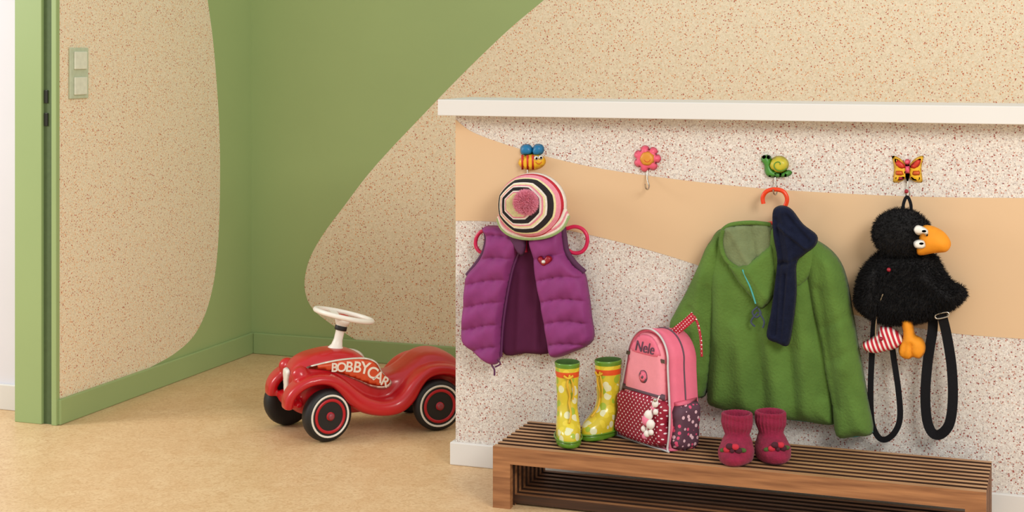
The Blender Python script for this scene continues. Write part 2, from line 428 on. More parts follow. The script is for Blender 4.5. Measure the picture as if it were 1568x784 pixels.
def wheel(sgn,Mx):
    out=[]
    s=sgn; W=.022
    t=lathe('tire',[(.045,-W),(.070,-W),(.077,-W*.8),(.080,-W*.3),(.080,W*.3),(.077,W*.8),(.070,W),(.050,W)],blk)
    a=lathe('white_ring',[(.066,s*W*.5),(.066,s*(W+.0015)),(.0655,s*(W+.002)),(.060,s*(W+.002)),(.0595,s*W*.6)],wht)
    b=lathe('rim_disc',[(.052,s*W*.2),(.052,s*(W+.002)),(.047,s*(W+.004)),(.042,s*W*.7),(.030,s*W*.6),(.025,s*W*.95),(.013,s*W*1.0),(.0125,s*(W+.006)),(.004,s*(W+.008))],redw)
    c=lathe('hub_cap',[(.011,s*W),(.0105,s*(W+.009)),(.006,s*(W+.012)),(.001,s*(W+.0125))],hubm)
    # red dish closing the wheel so the rim reads red
    d=lathe('rim_dish',[(.051,s*W*.55),(.051,s*(W*.62)),(.001,s*W*.66)],redw)
    e=lathe('rim_outer',[(.0500,s*W*.6),(.0535,s*(W+.0012)),(.0525,s*(W+.003)),(.045,s*(W+.0035)),(.043,s*W*.7)],redw)
    sp=[]
    for i in range(6):
        an=math.pi/3*i
        q=boxes('spoke',[(.012,.045,min(s*W*.5,s*W*.98),max(s*W*.5,s*W*.98),-.004,.004)],redw,.001); q.matrix_world=Mx@Matrix.Rotation(an,4,'Y'); sp.append(q)
    for o_ in (t,a,b,c,d,e): o_.matrix_world=Mx; out.append(o_)
    return out+sp
for sgn in (1,-1):
    cp+=wheel(sgn,CM@Matrix.Translation((0,sgn*.128,.08)))
    FM=CM@Matrix.Translation((.39,0,0))@Matrix.Rotation(math.radians(13),4,'Z')
    cp+=wheel(sgn,FM@Matrix.Translation((0,sgn*.128,.08)))
    q=loft('axle',[[(.006*math.cos(t),y_,.08+.006*math.sin(t)) for t in [i*math.pi/6 for i in range(12)]] for y_ in (0,sgn*.13)],blk); cp.append(xf(q,FM))
SM=CM@Matrix.Translation((.295,0,.256))@Matrix.Rotation(math.radians(-14),4,'Y')
col=lathe('steering_column',[(.028,-.012),(.027,0),(.018,.012),(.014,.03),(.014,.07),(.022,.082),(.026,.094),(.020,.10),(.004,.102)],wht,axis='z'); cp.append(xf(col,SM))
c2=lathe('column_clip',[(.0185,.06),(.0195,.062),(.0195,.072),(.0185,.074)],blk,axis='z'); cp.append(xf(c2,SM))
c3=lathe('horn_button',[(.024,.098),(.022,.106),(.012,.110),(.001,.111)],redw,axis='z'); cp.append(xf(c3,SM))
rim=tube('steering_rim',[(.092*math.cos(t),.092*math.sin(t),.108) for t in [2*math.pi*i/32 for i in range(32)]],.008,wht,closed=True,n=2); cp.append(xf(rim,SM))
for a in (0,120,240):
    q=ribbon('steering_spoke',[(.015,0,.098),(.05,0,.099),(.088,0,.107)],.026,.006,wht,wdir=(0,1,0)); cp.append(xf(q,SM@Matrix.Rotation(math.radians(a+40),4,'Z')))
for sgn in (1,-1):
    def D(pts,y,m,nm,t=.0015):
        V,F=solid2d(cr(pts,4),t,t,.01)
        q=mesh(nm,[(-x*1.0,sgn*(y+h_),z) for x,h_,z in V],F if sgn>0 else [f[::-1] for f in F],m); 
        return xf(q,CM)
    sh=[(-.415,.222),(-.37,.232),(-.30,.240),(-.225,.238),(-.185,.220),(-.165,.185),(-.135,.152),(-.155,.134),(-.20,.142),(-.245,.165),(-.31,.194),(-.37,.212)]
    cx_,cz_=-.27,.205
    cp.append(D(sh,.0805,crm,'decal_border')); 
    cp.append(D([(cx_+(x-cx_)*.95,cz_+(z-cz_)*.87) for x,z in sh],.0822,org,'decal_field'))
    if sgn==1:
        for ch,x,z,s_,r in (('B',-.325,.214,.038,-4),('O',-.302,.213,.040,-6),('B',-.277,.212,.044,-8),('B',-.251,.209,.048,-10),('Y',-.226,.204,.052,-14),('C',-.202,.188,.050,-26),('A',-.181,.173,.046,-28),('R',-.160,.156,.042,-30)):
            mx=CM@Matrix(((-1,0,0,-x),(0,0,1,.0848),(0,1,0,z),(0,0,0,1)))@Matrix.Rotation(math.radians(r),4,'Z')
            cp.append(text('decal_letter',ch,s_,mx,crm,.001,offset=.0008))
V,F=solid2d(cr([(-.026,.205),(.026,.205),(.024,.17),(.014,.12),(0,.105),(-.014,.12),(-.024,.17)],4),.010,.01,.008)
q=mesh('radiator_grille',[(sq(.500)+h_,x,z) for x,h_,z in V],[f[::-1] for f in F],wht); cp.append(xf(q,CM))
group('ride_on_car',cp,CO)

# ------------------------------------------------------------------ wall hooks
steel=mat('hook_steel',(190,186,176),.25,metal=.9,var=.01)
yel=mat('paint_yellow',(232,180,30),.4,.02); redp=mat('paint_red',(206,52,34),.4); blu=mat('paint_blue',(20,118,170),.4); pnk=mat('paint_pink',(232,92,122),.4,.02)
gry=mat('paint_yellowgreen',(196,186,50),.4); grn=mat('paint_green',(70,140,50),.4); wp=mat('paint_white',(238,236,228),.4); bk=mat('paint_black',(18,18,20),.4); dred=mat('paint_darkred',(150,20,40),.4); dor=mat('paint_darkorange',(206,90,30),.4)
YH=4.1145
def hook(cx,cy,Y=YH):
    return tubeW('metal_hook',[(cx,cy,Y),(cx,cy+10,Y-.006),(cx+1,cy+18,Y-.012),(cx+3,cy+25,Y-.02),(cx+1,cy+30,Y-.032),(cx-2,cy+28,Y-.042),(cx-3,cy+22,Y-.046)],Y,.0022,steel)
def smile(cx,cy,r,Y,m=bk):
    return tubeW('smile',[(cx+r*math.cos(t),cy+r*math.sin(t)) for t in [.3,.9,1.57,2.2,2.8]],Y,.0008,m)
o=[plate('wing_a',[(797,226),(803,221),(812,222),(817,230),(815,236),(806,238),(798,236)],YH,.014,blu),
   plate('wing_b',[(815,228),(820,221),(829,221),(833,227),(831,235),(822,239),(816,236)],YH,.016,blu),
   plate('bee_body',circ(815,248,21,13,20,-.08),YH,.020,yel)]
for x in (800,808,816): o.append(relief('stripe',[(x-2,237.5),(x+1.6,236.8),(x+1.8,259.5),(x-1.6,260)],YH-.0195,.003,redp,spacing=.006,smooth=0))
o+=[plate('eye',circ(821,242,3.6),YH-.020,.004,wp),plate('eye',circ(828,241,3.6),YH-.020,.004,wp),plate('pupil',circ(821.5,242.5,1.6),YH-.024,.002,bk),plate('pupil',circ(828.5,241.5,1.6),YH-.024,.002,bk),smile(825,246,5,YH-.021,redp),hook(808,252,YH-.003)]
group('bee_coat_hook',o,onY(815,245,YH))
fl=[(991+(15.5+5.5*abs(math.cos(3.5*t))**.6)*math.cos(t)*1.02,243+(15.5+5.5*abs(math.cos(3.5*t))**.6)*math.sin(t)) for t in [2*math.pi*i/84 for i in range(84)]]
o=[plate('petals',fl,YH,.014,pnk,smooth=0),plate('flower_centre',circ(991,243,11.5),YH-.012,.007,mat('paint_ochre',(222,150,50),.4)),
   plate('eye',circ(987,240,1.4,1.4,10),YH-.0185,.0015,redp,2),plate('eye',circ(995,240,1.4,1.4,10),YH-.0185,.0015,redp,2),smile(991,243,5,YH-.019,redp),hook(991,260,YH-.003)]
group('flower_coat_hook',o,onY(991,243,YH))
o=[plate('snail_body',[(1166,247),(1166,241),(1172,237),(1180,239),(1182,248),(1183,258),(1195,264),(1207,260),(1213,264),(1208,270),(1192,272),(1177,271),(1171,263),(1170,252)],YH,.014,grn),
   plate('snail_shell',circ(1193,252,15,13.5),YH,.020,gry)]
sp=[(1193+ (13-t*2.1)*math.cos(t*1.0+.5),252+(11.5-t*1.85)*math.sin(t*1.0+.5)) for t in [i*.35 for i in range(17)]]
o+=[tubeW('spiral',sp,YH-.0205,.0012,grn),plate('eye',circ(1170,240.5,3),YH-.013,.004,wp,2),plate('eye',circ(1177,240.5,3),YH-.013,.004,wp,2),plate('pupil',circ(1170.5,241,1.3,n=10),YH-.017,.002,bk,2),plate('pupil',circ(1177.5,241,1.3,n=10),YH-.017,.002,bk,2)]
for x in (1178,1186,1194,1202): o.append(relief('stripe',[(x,265),(x+3,266),(x+2,271),(x-1,270.5)],YH-.0125,.003,redp,spacing=.006,smooth=0))
o.append(hook(1187,268,YH-.003))
group('snail_coat_hook',o,onY(1188,254,YH))
o=[]
for s in (-1,1):
    c=1390
    W1=[(c,258),(c+s*4,250),(c+s*14,241),(c+s*24,239),(c+s*22,250),(c+s*21,260),(c+s*22,270),(c+s*22,279),(c+s*12,279),(c+s*4,274),(c,268)]
    if s<0: W1=W1[::-1]
    o.append(plate('wing',W1,YH,.012,yel))
    A=[(c+s*3,255),(c+s*12,246),(c+s*20,243),(c+s*18,253),(c+s*10,259)]; B=[(c+s*4,262),(c+s*17,261),(c+s*18,268),(c+s*8,269)]; C=[(c+s*5,271),(c+s*18,271),(c+s*17,276),(c+s*9,276)]
    for q,mm in ((A,redp),(B,dor),(C,dred)):
        o.append(plate('wing_patch',q if s>0 else q[::-1],YH-.0115,.003,mm,3))
o+=[plate('butterfly_body',[(1387,248),(1392,248),(1393,262),(1391,276),(1388,276),(1386,262)],YH-.011,.008,pnk),plate('butterfly_head',circ(1389.5,248,4.5),YH-.013,.008,pnk),hook(1390,272,YH-.003)]
group('butterfly_coat_hook',o,onY(1390,260,YH))

# ------------------------------------------------------------------ quilted vest
pur=mat('vest_purple_cloth',(138,54,118),.65,.08,30,bump=.1,bscale=500,sheen=.03,spec=.3); purd=mat('vest_lining_plum',(86,30,66),.8,.06,20,spec=.2); purr=mat('vest_rib_plum',(84,40,76),.8); pinkh=mat('hanger_pink_plastic',(206,24,80),.3)
zipm=mat('zip_plum',(92,34,84),.5)
YV=4.085
def quilt(u,v):
    w_=v+ (u-760)*.05+3*np.sin(u*.06)
    per=34.0
    q=np.abs(np.sin(np.pi*(w_-362)/per))**.45
    return .014*q+.003*np.sin(u*.11+v*.05)*np.sin(v*.11+u*.03)+.0015*np.sin(u*.42)*(1-q)*2
LP=[(790,352),(768,346),(742,347),(746,365),(742,385),(732,402),(715,424),(712,455),(709,490),(710,521),(730,541),(754,558),(767,548),(770,500),(776,455),(786,410),(797,380),(802,362)]
RP=[(812,362),(818,395),(821,425),(829,465),(837,510),(846,546),(878,539),(909,521),(907,485),(902,445),(896,418),(880,405),(868,385),(864,362),(862,345),(838,342)]
o=[relief('vest_back',[(775,350),(858,348),(862,400),(850,470),(846,536),(805,541),(768,538),(765,460),(770,400)],YV+.012,.012,purd,R=.02,fold=[((800,420),(795,535),6,.006),((825,420),(822,535),6,.005)]),
   relief('vest_front_a',LP,YV-.005,.030,pur,R=.022,uvdisp=quilt,spacing=.0035),
   relief('vest_front_b',RP,YV-.005,.030,pur,R=.022,uvdisp=quilt,spacing=.0035),
   relief('collar_a',[(776,352),(800,350),(806,372),(800,392),(788,380)],YV-.03,.014,purr,R=.01),
   relief('collar_b',[(812,352),(850,348),(842,372),(822,388),(814,372)],YV-.03,.014,purr,R=.01)]
for nm,pp in (('armhole_rib_a',[(742,348),(746,365),(742,385),(732,402),(716,422)]),('armhole_rib_b',[(862,348),(864,362),(868,385),(880,403),(895,417)])):
    o.append(tubeW(nm,pp,YV-.012,.0085,purr))
o.append(tubeW('zipper_a',[(801,368),(795,385),(785,412),(776,456),(770,500),(767,546)],YV-.012,.0042,zipm))
o.append(tubeW('zipper_b',[(814,368),(819,395),(822,425),(830,465),(838,510),(846,544)],YV-.012,.0042,zipm))
o.append(tubeW('drawcord',[(757,548,YV-.02),(753,558,YV-.02),(757,566,YV-.02),(757,575,YV-.02)],YV,.0028,zipm))
o.append(tubeW('drawcord',[(760,548,YV-.02),(766,557,YV-.02),(758,562,YV-.02)],YV,.0022,zipm))
o.append(relief('heart_badge',[(833,408),(824,400),(824,394),(829,392),(833,396),(838,391),(845,394),(844,401)],YV-.046,.006,dred,R=.006))
o.append(relief('badge_dot',circ(832,401,3),YV-.052,.002,wp,R=.002))
group('quilted_vest',o,onY(810,440,YV))
o=[tubeW('hanger_arm',[(868,350),(880,347),(892,351),(899,362),(898,376),(890,386),(877,387),(866,380)],YV,.0055,pinkh),
   tubeW('hanger_arm',[(745,352),(735,356),(729,366),(729,378),(736,386),(746,386)],YV,.0055,pinkh),
   tubeW('hanger_bar',[(745,352,YV+.008),(790,345,YV+.008),(830,345,YV+.008),(868,350,YV+.004)],YV,.0055,pinkh),
   tubeW('hanger_bar',[(746,386,YV+.012),(806,380,YV+.012),(866,380,YV+.010)],YV,.005,pinkh),
   tubeW('hanger_neck',[(805,386,YV-.004),(804,372,YV-.004),(806,340,YV)],YV,.006,pinkh),
   tubeW('hanger_hook',[(806,345),(806,310),(809,288),(808,278)],YH-.03,.004,pinkh)]
group('clothes_hanger',o,onY(806,350,YV))

# ------------------------------------------------------------------ striped knit hat
hc={'cream':(232,222,170),'black':(34,26,30),'white':(240,232,222),'pink':(232,146,164),'red':(190,28,50),'green':(158,184,124)}
hm={k_:mat('knit_'+k_,c,.9,.08,120,bump=.5,bscale=260,sheen=.1) for k_,c in hc.items()}
seq=['cream']*8+['cream','pink','white','black','black','black','white','pink','cream','white','black','black','black','cream','pink','pink','red','white']
keys=list(hm); rings=[];NR=78
YT=4.045
for i in range(NR+1):
    s=i/NR; r=s
    cx=804+(817-804)*s**1.5; cy=309+(314-309)*s**1.5
    ring=[]
    for k_ in range(64):
        t=2*math.pi*k_/64
        octa=1/ max(.9,math.cos(((t+math.pi/8)%(math.pi/4))-math.pi/8)); octa=1+(octa-1)*(1-s**2)
        u=cx+51.5*r*octa*math.cos(t); v=cy+50*r*octa*math.sin(t)
        w_=onY(u,v,YT); hgt=.075*math.sqrt(max(0,1-r**2.2))+.0012*math.sin(i*2*math.pi/3)
        ring.append((w_.x,YT-hgt,w_.z))
    rings.append(ring)
o=[loft('hat_crown',rings[1:],[hm[k_] for k_ in keys],mfn=lambda i,k_: keys.index(seq[min(len(seq)-1,i//3)]))]
rb=[]
for s in (0,.3,.6,.85,1):
    rr=math.cos(s*math.pi/2)*.98+.02
    rb.append([(lambda w_:(w_.x,YT+.0+.028*s,w_.z))(onY(817+51.5*rr*math.cos(t),314+50*rr*math.sin(t),YT)) for t in [2*math.pi*k_/48 for k_ in range(48)]])
o.append(loft('hat_underside',rb,hm['white']))
base=[(767,324),(773,340),(788,351),(812,355),(838,351),(857,339),(866,320)]
for nm,e in (('white',0),('pink',3.6),('white',7),('green',10.2)):
    o.append(tubeW('hat_brim',[(u+(u-817)*e/110,v+e,YT-.02+e*.0006) for u,v in base],YT,.0055,hm[nm]))
pc=onY(805,310,YT-.085)
ps=sphere('pompom_core',(pc.x,pc.y,pc.z),(.028,.024,.028),mat('pompom_pink',(232,140,162),.95),12)
o.append(ps); o.append(fur('pompom_yarn',ps,5000,.012,.0024,mat('pompom_yarn_pink',(242,156,178),.95,.08),lean=(0,0,0),jit=.35))
group('striped_knit_hat',o,onY(815,315,YT))

# ------------------------------------------------------------------ green fleece jacket
fle=mat('fleece_green',(94,126,58),.98,.12,14,bump=.8,bscale=150,sheen=.1,spec=.08); flei=mat('fleece_lining',(122,134,96),.98,.1,40,bump=.6,bscale=170,sheen=.08,spec=.1); teal=mat('teal_thread',(70,170,170),.6); flg=mat('fleece_label',(60,70,90),.8)
YJ=4.090
bodyo=[(1098,354),(1120,348),(1180,346),(1225,358),(1252,374),(1268,420),(1273,480),(1279,560),(1281,630),(1276,650),(1232,645),(1160,636),(1092,622),(1083,600),(1086,540),(1086,470),(1080,420),(1086,378)]
def soft(u,v): return .0035*np.sin(u*.05+v*.018)*np.sin(v*.03+1)+.0012*np.sin(u*.10-v*.03)
o=[relief('jacket_body',bodyo,YJ,.055,fle,R=.055,uvdisp=soft,fold=[((1110,430),(1100,610),14,.010),((1135,500),(1150,640),14,.014),((1180,500),(1200,640),14,.012),((1225,440),(1240,640),12,.012),((1165,480),(1175,640),9,-.010),((1212,530),(1222,645),9,-.009),((1250,420),(1262,600),8,-.012)]),
   relief('sleeve_a',[(1105,356),(1084,374),(1068,410),(1050,448),(1034,478),(1026,500),(1040,545),(1058,600),(1080,606),(1090,560),(1096,490),(1106,430),(1112,385)],YJ-.010,.045,fle,R=.03,uvdisp=soft,fold=[((1078,420),(1062,560),9,.010),((1060,470),(1080,500),6,-.006),((1088,440),(1078,560),6,-.008)]),
   relief('sleeve_b',[(1236,364),(1262,374),(1284,395),(1297,425),(1307,480),(1319,550),(1330,610),(1338,661),(1310,668),(1281,667),(1274,620),(1264,570),(1256,520),(1244,470),(1236,430),(1230,390)],YJ-.022,.046,fle,R=.034,uvdisp=soft,fold=[((1270,400),(1300,560),10,.008),((1256,440),(1284,620),6,-.008),((1262,500),(1300,480),6,-.005),((1272,550),(1312,530),6,-.004),((1290,560),(1318,650),10,.008)]),
   relief('hood_back',[(1106,352),(1118,345),(1150,342),(1182,344),(1186,372),(1178,398),(1158,414),(1132,412),(1112,398),(1104,375)],YJ-.045,.020,flei,R=.012,uvdisp=soft,fold=[((1120,350),(1150,405),6,.008),((1150,348),(1160,405),5,-.008)]),
   relief('hood_front_a',[(1112,398),(1130,404),(1150,398),(1172,380),(1186,372),(1192,420),(1186,450),(1176,466),(1164,472),(1148,452),(1128,428)],YJ-.052,.026,fle,R=.018,uvdisp=soft,fold=[((1150,415),(1176,455),6,.008)]),
   relief('hood_front_b',[(1180,350),(1215,350),(1240,366),(1252,388),(1246,415),(1226,440),(1200,455),(1182,448)],YJ-.042,.030,fle,R=.02,uvdisp=soft,fold=[((1240,380),(1200,440),6,.010),((1228,370),(1195,420),5,-.008)])]
o.append(tubeW('hood_edge',[(1107,352),(1104,374),(1112,398),(1132,412),(1140,416)],YJ-.066,.006,fle))
o.append(tubeW('hood_edge',[(1107,352),(1120,344),(1150,341),(1180,344)],YJ-.056,.006,fle))
o.append(tubeW('teal_zip',[(1137,413),(1142,425),(1148,438),(1153,452),(1157,465)],YJ-.082,.0022,teal))
o.append(tubeW('teal_hem',[(1085,603),(1093,622),(1160,636),(1232,645),(1275,650)],YJ-.006,.0014,teal))
o.append(tubeW('teal_hem',[(1281,667),(1310,668.5),(1337,661)],YJ-.028,.0016,teal))
o.append(tubeW('teal_hem',[(1281,645),(1279,625),(1279,610)],YJ-.05,.0012,teal))
for P_ in ([(1160,470),(1152,478),(1158,486),(1165,480),(1161,472)],[(1160,478),(1150,492),(1156,500)],[(1162,478),(1170,492),(1168,502)]):
    o.append(tubeW('hood_cord',P_,YJ-.075,.0024,flg))
group('fleece_jacket',o,onY(1190,500,YJ))
orh=mat('hanger_orange_plastic',(232,66,22),.3)
o=[tubeW('hanger_hook',[(1169,312),(1168,302),(1174,293),(1186,290),(1199,293),(1205,303),(1203,314),(1196,322),(1190,332),(1186,345)],YH-.04,.0058,orh),
   tubeW('hanger_bar',[(1168,346,YJ-.01),(1186,342,YJ-.012),(1210,350,YJ+.0)],YJ,.006,redp)]
group('clothes_hanger',o,onY(1187,310,YH-.04))
nav=mat('scarf_navy',(24,29,50),.95,.15,60,bump=.6,bscale=300,sheen=.05,spec=.1)
o=[relief('scarf_drape',[(1183,326),(1190,316),(1202,315),(1214,322),(1230,343),(1251,360),(1249,376),(1232,390),(1220,404),(1220,450),(1214,500),(1207,529),(1190,525),(1174,515),(1180,480),(1187,430),(1190,395),(1184,360)],YJ-.080,.022,nav,R=.014,fold=[((1200,325),(1212,400),4,.008),((1212,400),(1200,520),4,.008),((1196,400),(1188,510),3,-.008),((1206,330),(1240,368),4,-.007),((1190,335),(1200,400),3,-.007),((1204,420),(1198,520),2.5,-.006),((1192,405),(1222,398),3,-.01),((1195,345),(1236,378),3,.009)],spacing=.0035)]
group('navy_scarf',o,onY(1200,420,YJ))

# ------------------------------------------------------------------ raven plush backpack
fb=mat('raven_plush_black',(12,11,13),.9,.2,60); fb2=mat('raven_fur_black',(15,14,17),.8,.3,200,spec=.3)
bor=mat('raven_orange_felt',(236,150,20),.75,.04,60,bump=.2); strap=mat('strap_black_webbing',(18,18,22),.8,.1,200,bump=.3,spec=.2)
YR=4.085
rb_=relief('raven_body',[(1350,384),(1332,398),(1318,418),(1311,448),(1312,466),(1325,478),(1345,490),(1380,494),(1412,490),(1440,480),(1462,468),(1479,452),(1476,440),(1458,430),(1444,412),(1436,394),(1415,380),(1380,376)],YR,.085,fb,R=.05,spacing=.007,fold=[((1340,410),(1335,480),10,.012),((1420,420),(1460,450),10,.012)])
hp=onY(1381,358,YR-.05)
hd=sphere('raven_head',(hp.x,hp.y,hp.z),(.073,.055,.063),fb,18)
o=[rb_,hd,fur('raven_body_fur',rb_,15000,.013,.0022,fb2,keep=lambda P:(P[:,1]<YR-.002)*1.0+.02),fur('raven_head_fur',hd,7000,.011,.002,fb2,lean=(0,0,-.3))]
o.append(relief('raven_beak',[(1408,352),(1414,345),(1428,346),(1444,354),(1454,366),(1456,376),(1450,385),(1440,387),(1428,388),(1410,391),(1403,386),(1404,370)],YR-.075,.034,bor,R=.03,bt=.02))
o.append(relief('raven_eye',[(1399,352),(1404,345),(1413,347),(1421,353),(1420,362),(1414,358),(1405,360)],YR-.112,.006,wp,R=.006))
o.append(relief('raven_eye',[(1399,371),(1406,367),(1415,369),(1417,378),(1410,381),(1401,379)],YR-.112,.006,wp,R=.006))
o.append(relief('raven_pupil',circ(1415,354,3.5,1.8,12),YR-.119,.002,bk,R=.002)); o.append(relief('raven_pupil',circ(1411,373,3.5,1.8,12),YR-.119,.002,bk,R=.002))
o.append(relief('raven_foot_orange',[(1379,490),(1384,486),(1396,487),(1399,500),(1402,512),(1412,518),(1417,528),(1416,540),(1408,549),(1398,547),(1392,550),(1382,548),(1376,540),(1377,528),(1383,512)],YR-.045,.026,bor,R=.02,fold=[((1396,525),(1398,548),2,-.01),((1388,525),(1385,547),2,-.008)]))
rw=[relief('raven_foot_striped',[(1347,500),(1362,499),(1372,505),(1384,516),(1383,526),(1372,534),(1356,538),(1338,541),(1322,535),(1320,525),(1332,518),(1344,510)],YR-.04,.024,wp,R=.018)]
def stripe_mat():
    m,nt,b=newmat('red_white_stripe_cloth'); tc=N(nt,'ShaderNodeTexCoord')
    mp=N(nt,'ShaderNodeMapping'); mp.inputs['Rotation'].default_value=(0,.35,0); nt.links.new(tc.outputs['Object'],mp.inputs[0])
    wv=N(nt,'ShaderNodeTexWave'); wv.bands_direction='X'; wv.inputs['Scale'].default_value=28; nt.links.new(mp.outputs[0],wv.inputs['Vector'])
    g=math_(nt,'GREATER_THAN',wv.outputs['Fac'],.42); nt.links.new(mixc(nt,g,lin((236,226,220)),lin((190,28,48))),b.inputs['Base Color']); b.inputs['Roughness'].default_value=.8
    return m
rw[0].data.materials[0]=stripe_mat(); o+=rw
o.append(ribbonW('hanging_loop',[(1384,330,YR-.04),(1383,315,YR-.04),(1387,303,YR-.04),(1391,303,YR-.04),(1395,315,YR-.04),(1394,330,YR-.04)],YR,.008,.003,strap))
o.append(ribbonW('strap',[(1341,470,YR-.05),(1338,500,YR-.03),(1335,545,YR-.02),(1333,600,YR-.02),(1335,645,YR-.02),(1344,668,YR-.022),(1356,673,YR-.026),(1370,662,YR-.03),(1378,640,YR-.03),(1376,600,YR-.03),(1368,545,YR-.03),(1362,500,YR-.02)],YR,.015,.003,strap))
o.append(ribbonW('strap',[(1441,478,YR-.05),(1449,510,YR-.04),(1457,560,YR-.04),(1459,610,YR-.04),(1454,648,YR-.04),(1440,665,YR-.035),(1427,662,YR-.03),(1419,640,YR-.025),(1417,600,YR-.025),(1421,550,YR-.025),(1428,505,YR-.02),(1428,480,YR-.01)],YR,.025,.003,strap))
o.append(tubeW('buckle',[(1335,469),(1346,469),(1346,476),(1335,476)],YR-.075,.0022,steel,True)); o.append(tubeW('buckle',[(1433,482),(1450,478),(1452,484),(1435,488)],YR-.058,.0022,steel,True))
o.append(tubeW('drawcord',[(1352,450,YR-.09),(1345,470,YR-.08),(1341,500,YR-.06),(1341,520,YR-.05)],YR,.002,steel)); 
for u,v in ((1361,413),(1349,519),(1388,293)):
    p=onY(u,v,YR-(.09 if v<500 else .075) if v>300 else YR-.05); o.append(sphere('cord_bead',tuple(p),.0055,dred,8))
group('raven_plush_backpack',o,onY(1385,430,YR))

# ------------------------------------------------------------------ pink school bag
pk=mat('bag_pink_cloth',(232,112,138),.7,.03,60,bump=.2,bscale=600); pkl=mat('bag_light_pink_cloth',(238,146,160),.7,.03,60,bump=.2,bscale=600); dk=mat('bag_dark_cloth',(96,72,84),.7); pip=mat('bag_reflective_piping',(200,196,196),.35)
def dots(name,base,dot,scale=75,thr=.28):
    m,nt,b=newmat(name); tc=N(nt,'ShaderNodeTexCoord'); mp=N(nt,'ShaderNodeMapping'); mp.inputs['Rotation'].default_value=(0,math.pi/4,0); nt.links.new(tc.outputs['Object'],mp.inputs[0])
    v=N(nt,'ShaderNodeSeparateXYZ'); nt.links.new(mp.outputs[0],v.inputs[0])
    def f(s):
        a=math_(nt,'MULTIPLY',s,scale); a=math_(nt,'FRACT',a); a=math_(nt,'SUBTRACT',a,.5); return math_(nt,'MULTIPLY',a,a)
    d=math_(nt,'ADD',f(v.outputs[0]),f(v.outputs[2])); g=math_(nt,'LESS_THAN',d,thr*thr)
    nt.links.new(mixc(nt,g,lin(base),lin(dot)),b.inputs['Base Color']); b.inputs['Roughness'].default_value=.7; return m
md_=dots('bag_maroon_dotted',(150,18,48),(240,220,225),95,.2); mrd=dots('strap_red_dotted',(176,20,44),(240,225,225),130,.2)
def cherry():
    m,nt,b=newmat('bag_side_pattern'); tc=N(nt,'ShaderNodeTexCoord'); v=N(nt,'ShaderNodeTexVoronoi'); v.inputs['Scale'].default_value=70; nt.links.new(tc.outputs['Object'],v.inputs['Vector'])
    g=math_(nt,'LESS_THAN',v.outputs['Distance'],.33); s=N(nt,'ShaderNodeSeparateColor'); nt.links.new(v.outputs['Color'],s.inputs[0])
    r=mixc(nt,math_(nt,'GREATER_THAN',s.outputs[0],.5),lin((226,80,120)),lin((230,190,200)))
    nt.links.new(mixc(nt,g,lin((92,58,74)),r),b.inputs['Base Color']); b.inputs['Roughness'].default_value=.7; return m
ch=cherry()
BM=Matrix.Translation((-1.047,3.916,bz+.002))@Matrix.Rotation(math.radians(-35),4,'Z')@Matrix.Rotation(math.radians(-5),4,'X')
def arch(w0,w1,h0,h1,n=10):
    P=[(-w0/2,h0+.008),(-w0/2-.001,h0+(h1-h0)*.3),(-w1/2,h0+(h1-h0)*.68)]
    for i in range(1,n): 
        t=math.pi-math.pi*i/n; P.append((w1/2*math.cos(t),h0+(h1-h0)*.68+(h1-h0)*.32*math.sin(t)**.85))
    P+=[(w1/2,h0+(h1-h0)*.68),(w0/2+.001,h0+(h1-h0)*.3),(w0/2,h0+.008),(w0/2-.01,h0),(-w0/2+.01,h0)]
    return P
def bagpart(nm,poly,y,th,m,R=None,back=0,smooth=3,spacing=.008):
    V,F=solid2d(cr(poly,smooth) if smooth else poly,th,R or th,spacing,back_thick=back)
    return xf(mesh(nm,[(x,y-h_,z) for x,h_,z in V],F,m),BM)
o=[]
AR=cr(arch(.20,.165,0,.300),3)
rr=[]
for y,s in ((.010,.90),(.002,.97),(0,1.0),(.03,1.02),(.07,1.02),(.098,1.0),(.102,.97),(.108,.85)):
    rr.append([(x*s,y-.004,(z-.14)*s+.14 if s<1.01 else z) for x,z in AR])
o.append(xf(loft('bag_body',[[ (x,y,max(z,0)) for x,y,z in r] for r in rr],pk),BM))
o.append(bagpart('upper_front_panel',[(x,z) for x,z in arch(.172,.150,.02,.292)],0.0,.016,pkl,R=.018,spacing=.01))
o.append(bagpart('name_panel',[(-.055,.232),(-.048,.262),(-.02,.283),(.02,.283),(.048,.262),(.055,.232)],-.014,.004,pk,R=.004))
o.append(bagpart('zip_band',[(-.080,.221),(.080,.221),(.078,.231),(-.078,.231)],-.014,.004,pip,R=.003,smooth=0))
o.append(bagpart('lower_pocket',[(-.090,.006),(-.094,.07),(-.088,.128),(.088,.128),(.094,.07),(.090,.006)],-.004,.026,md_,R=.02,spacing=.01))
o.append(bagpart('pocket_band',[(-.088,.126),(.088,.126),(.087,.142),(-.087,.142)],-.012,.008,dk,R=.005,smooth=0))
o.append(bagpart('badge',circ(0,.175,.019),-.015,.004,dk,R=.003)); o.append(bagpart('badge_ring',circ(0,.175,.015),-.018,.003,pk,R=.003))
o.append(bagpart('badge_heart',[(0,.166),(-.009,.176),(-.007,.183),(0,.179),(.007,.183),(.009,.176)],-.020,.004,dk,R=.003))
o.append(xf(tube('piping',[(x*1.02,-.006,z) for x,z in AR],.0028,pip,True,2),BM))
o.append(xf(tube('piping',[(x*1.02,.05,z+.001) for x,z in AR],.0024,dk,True,2),BM))
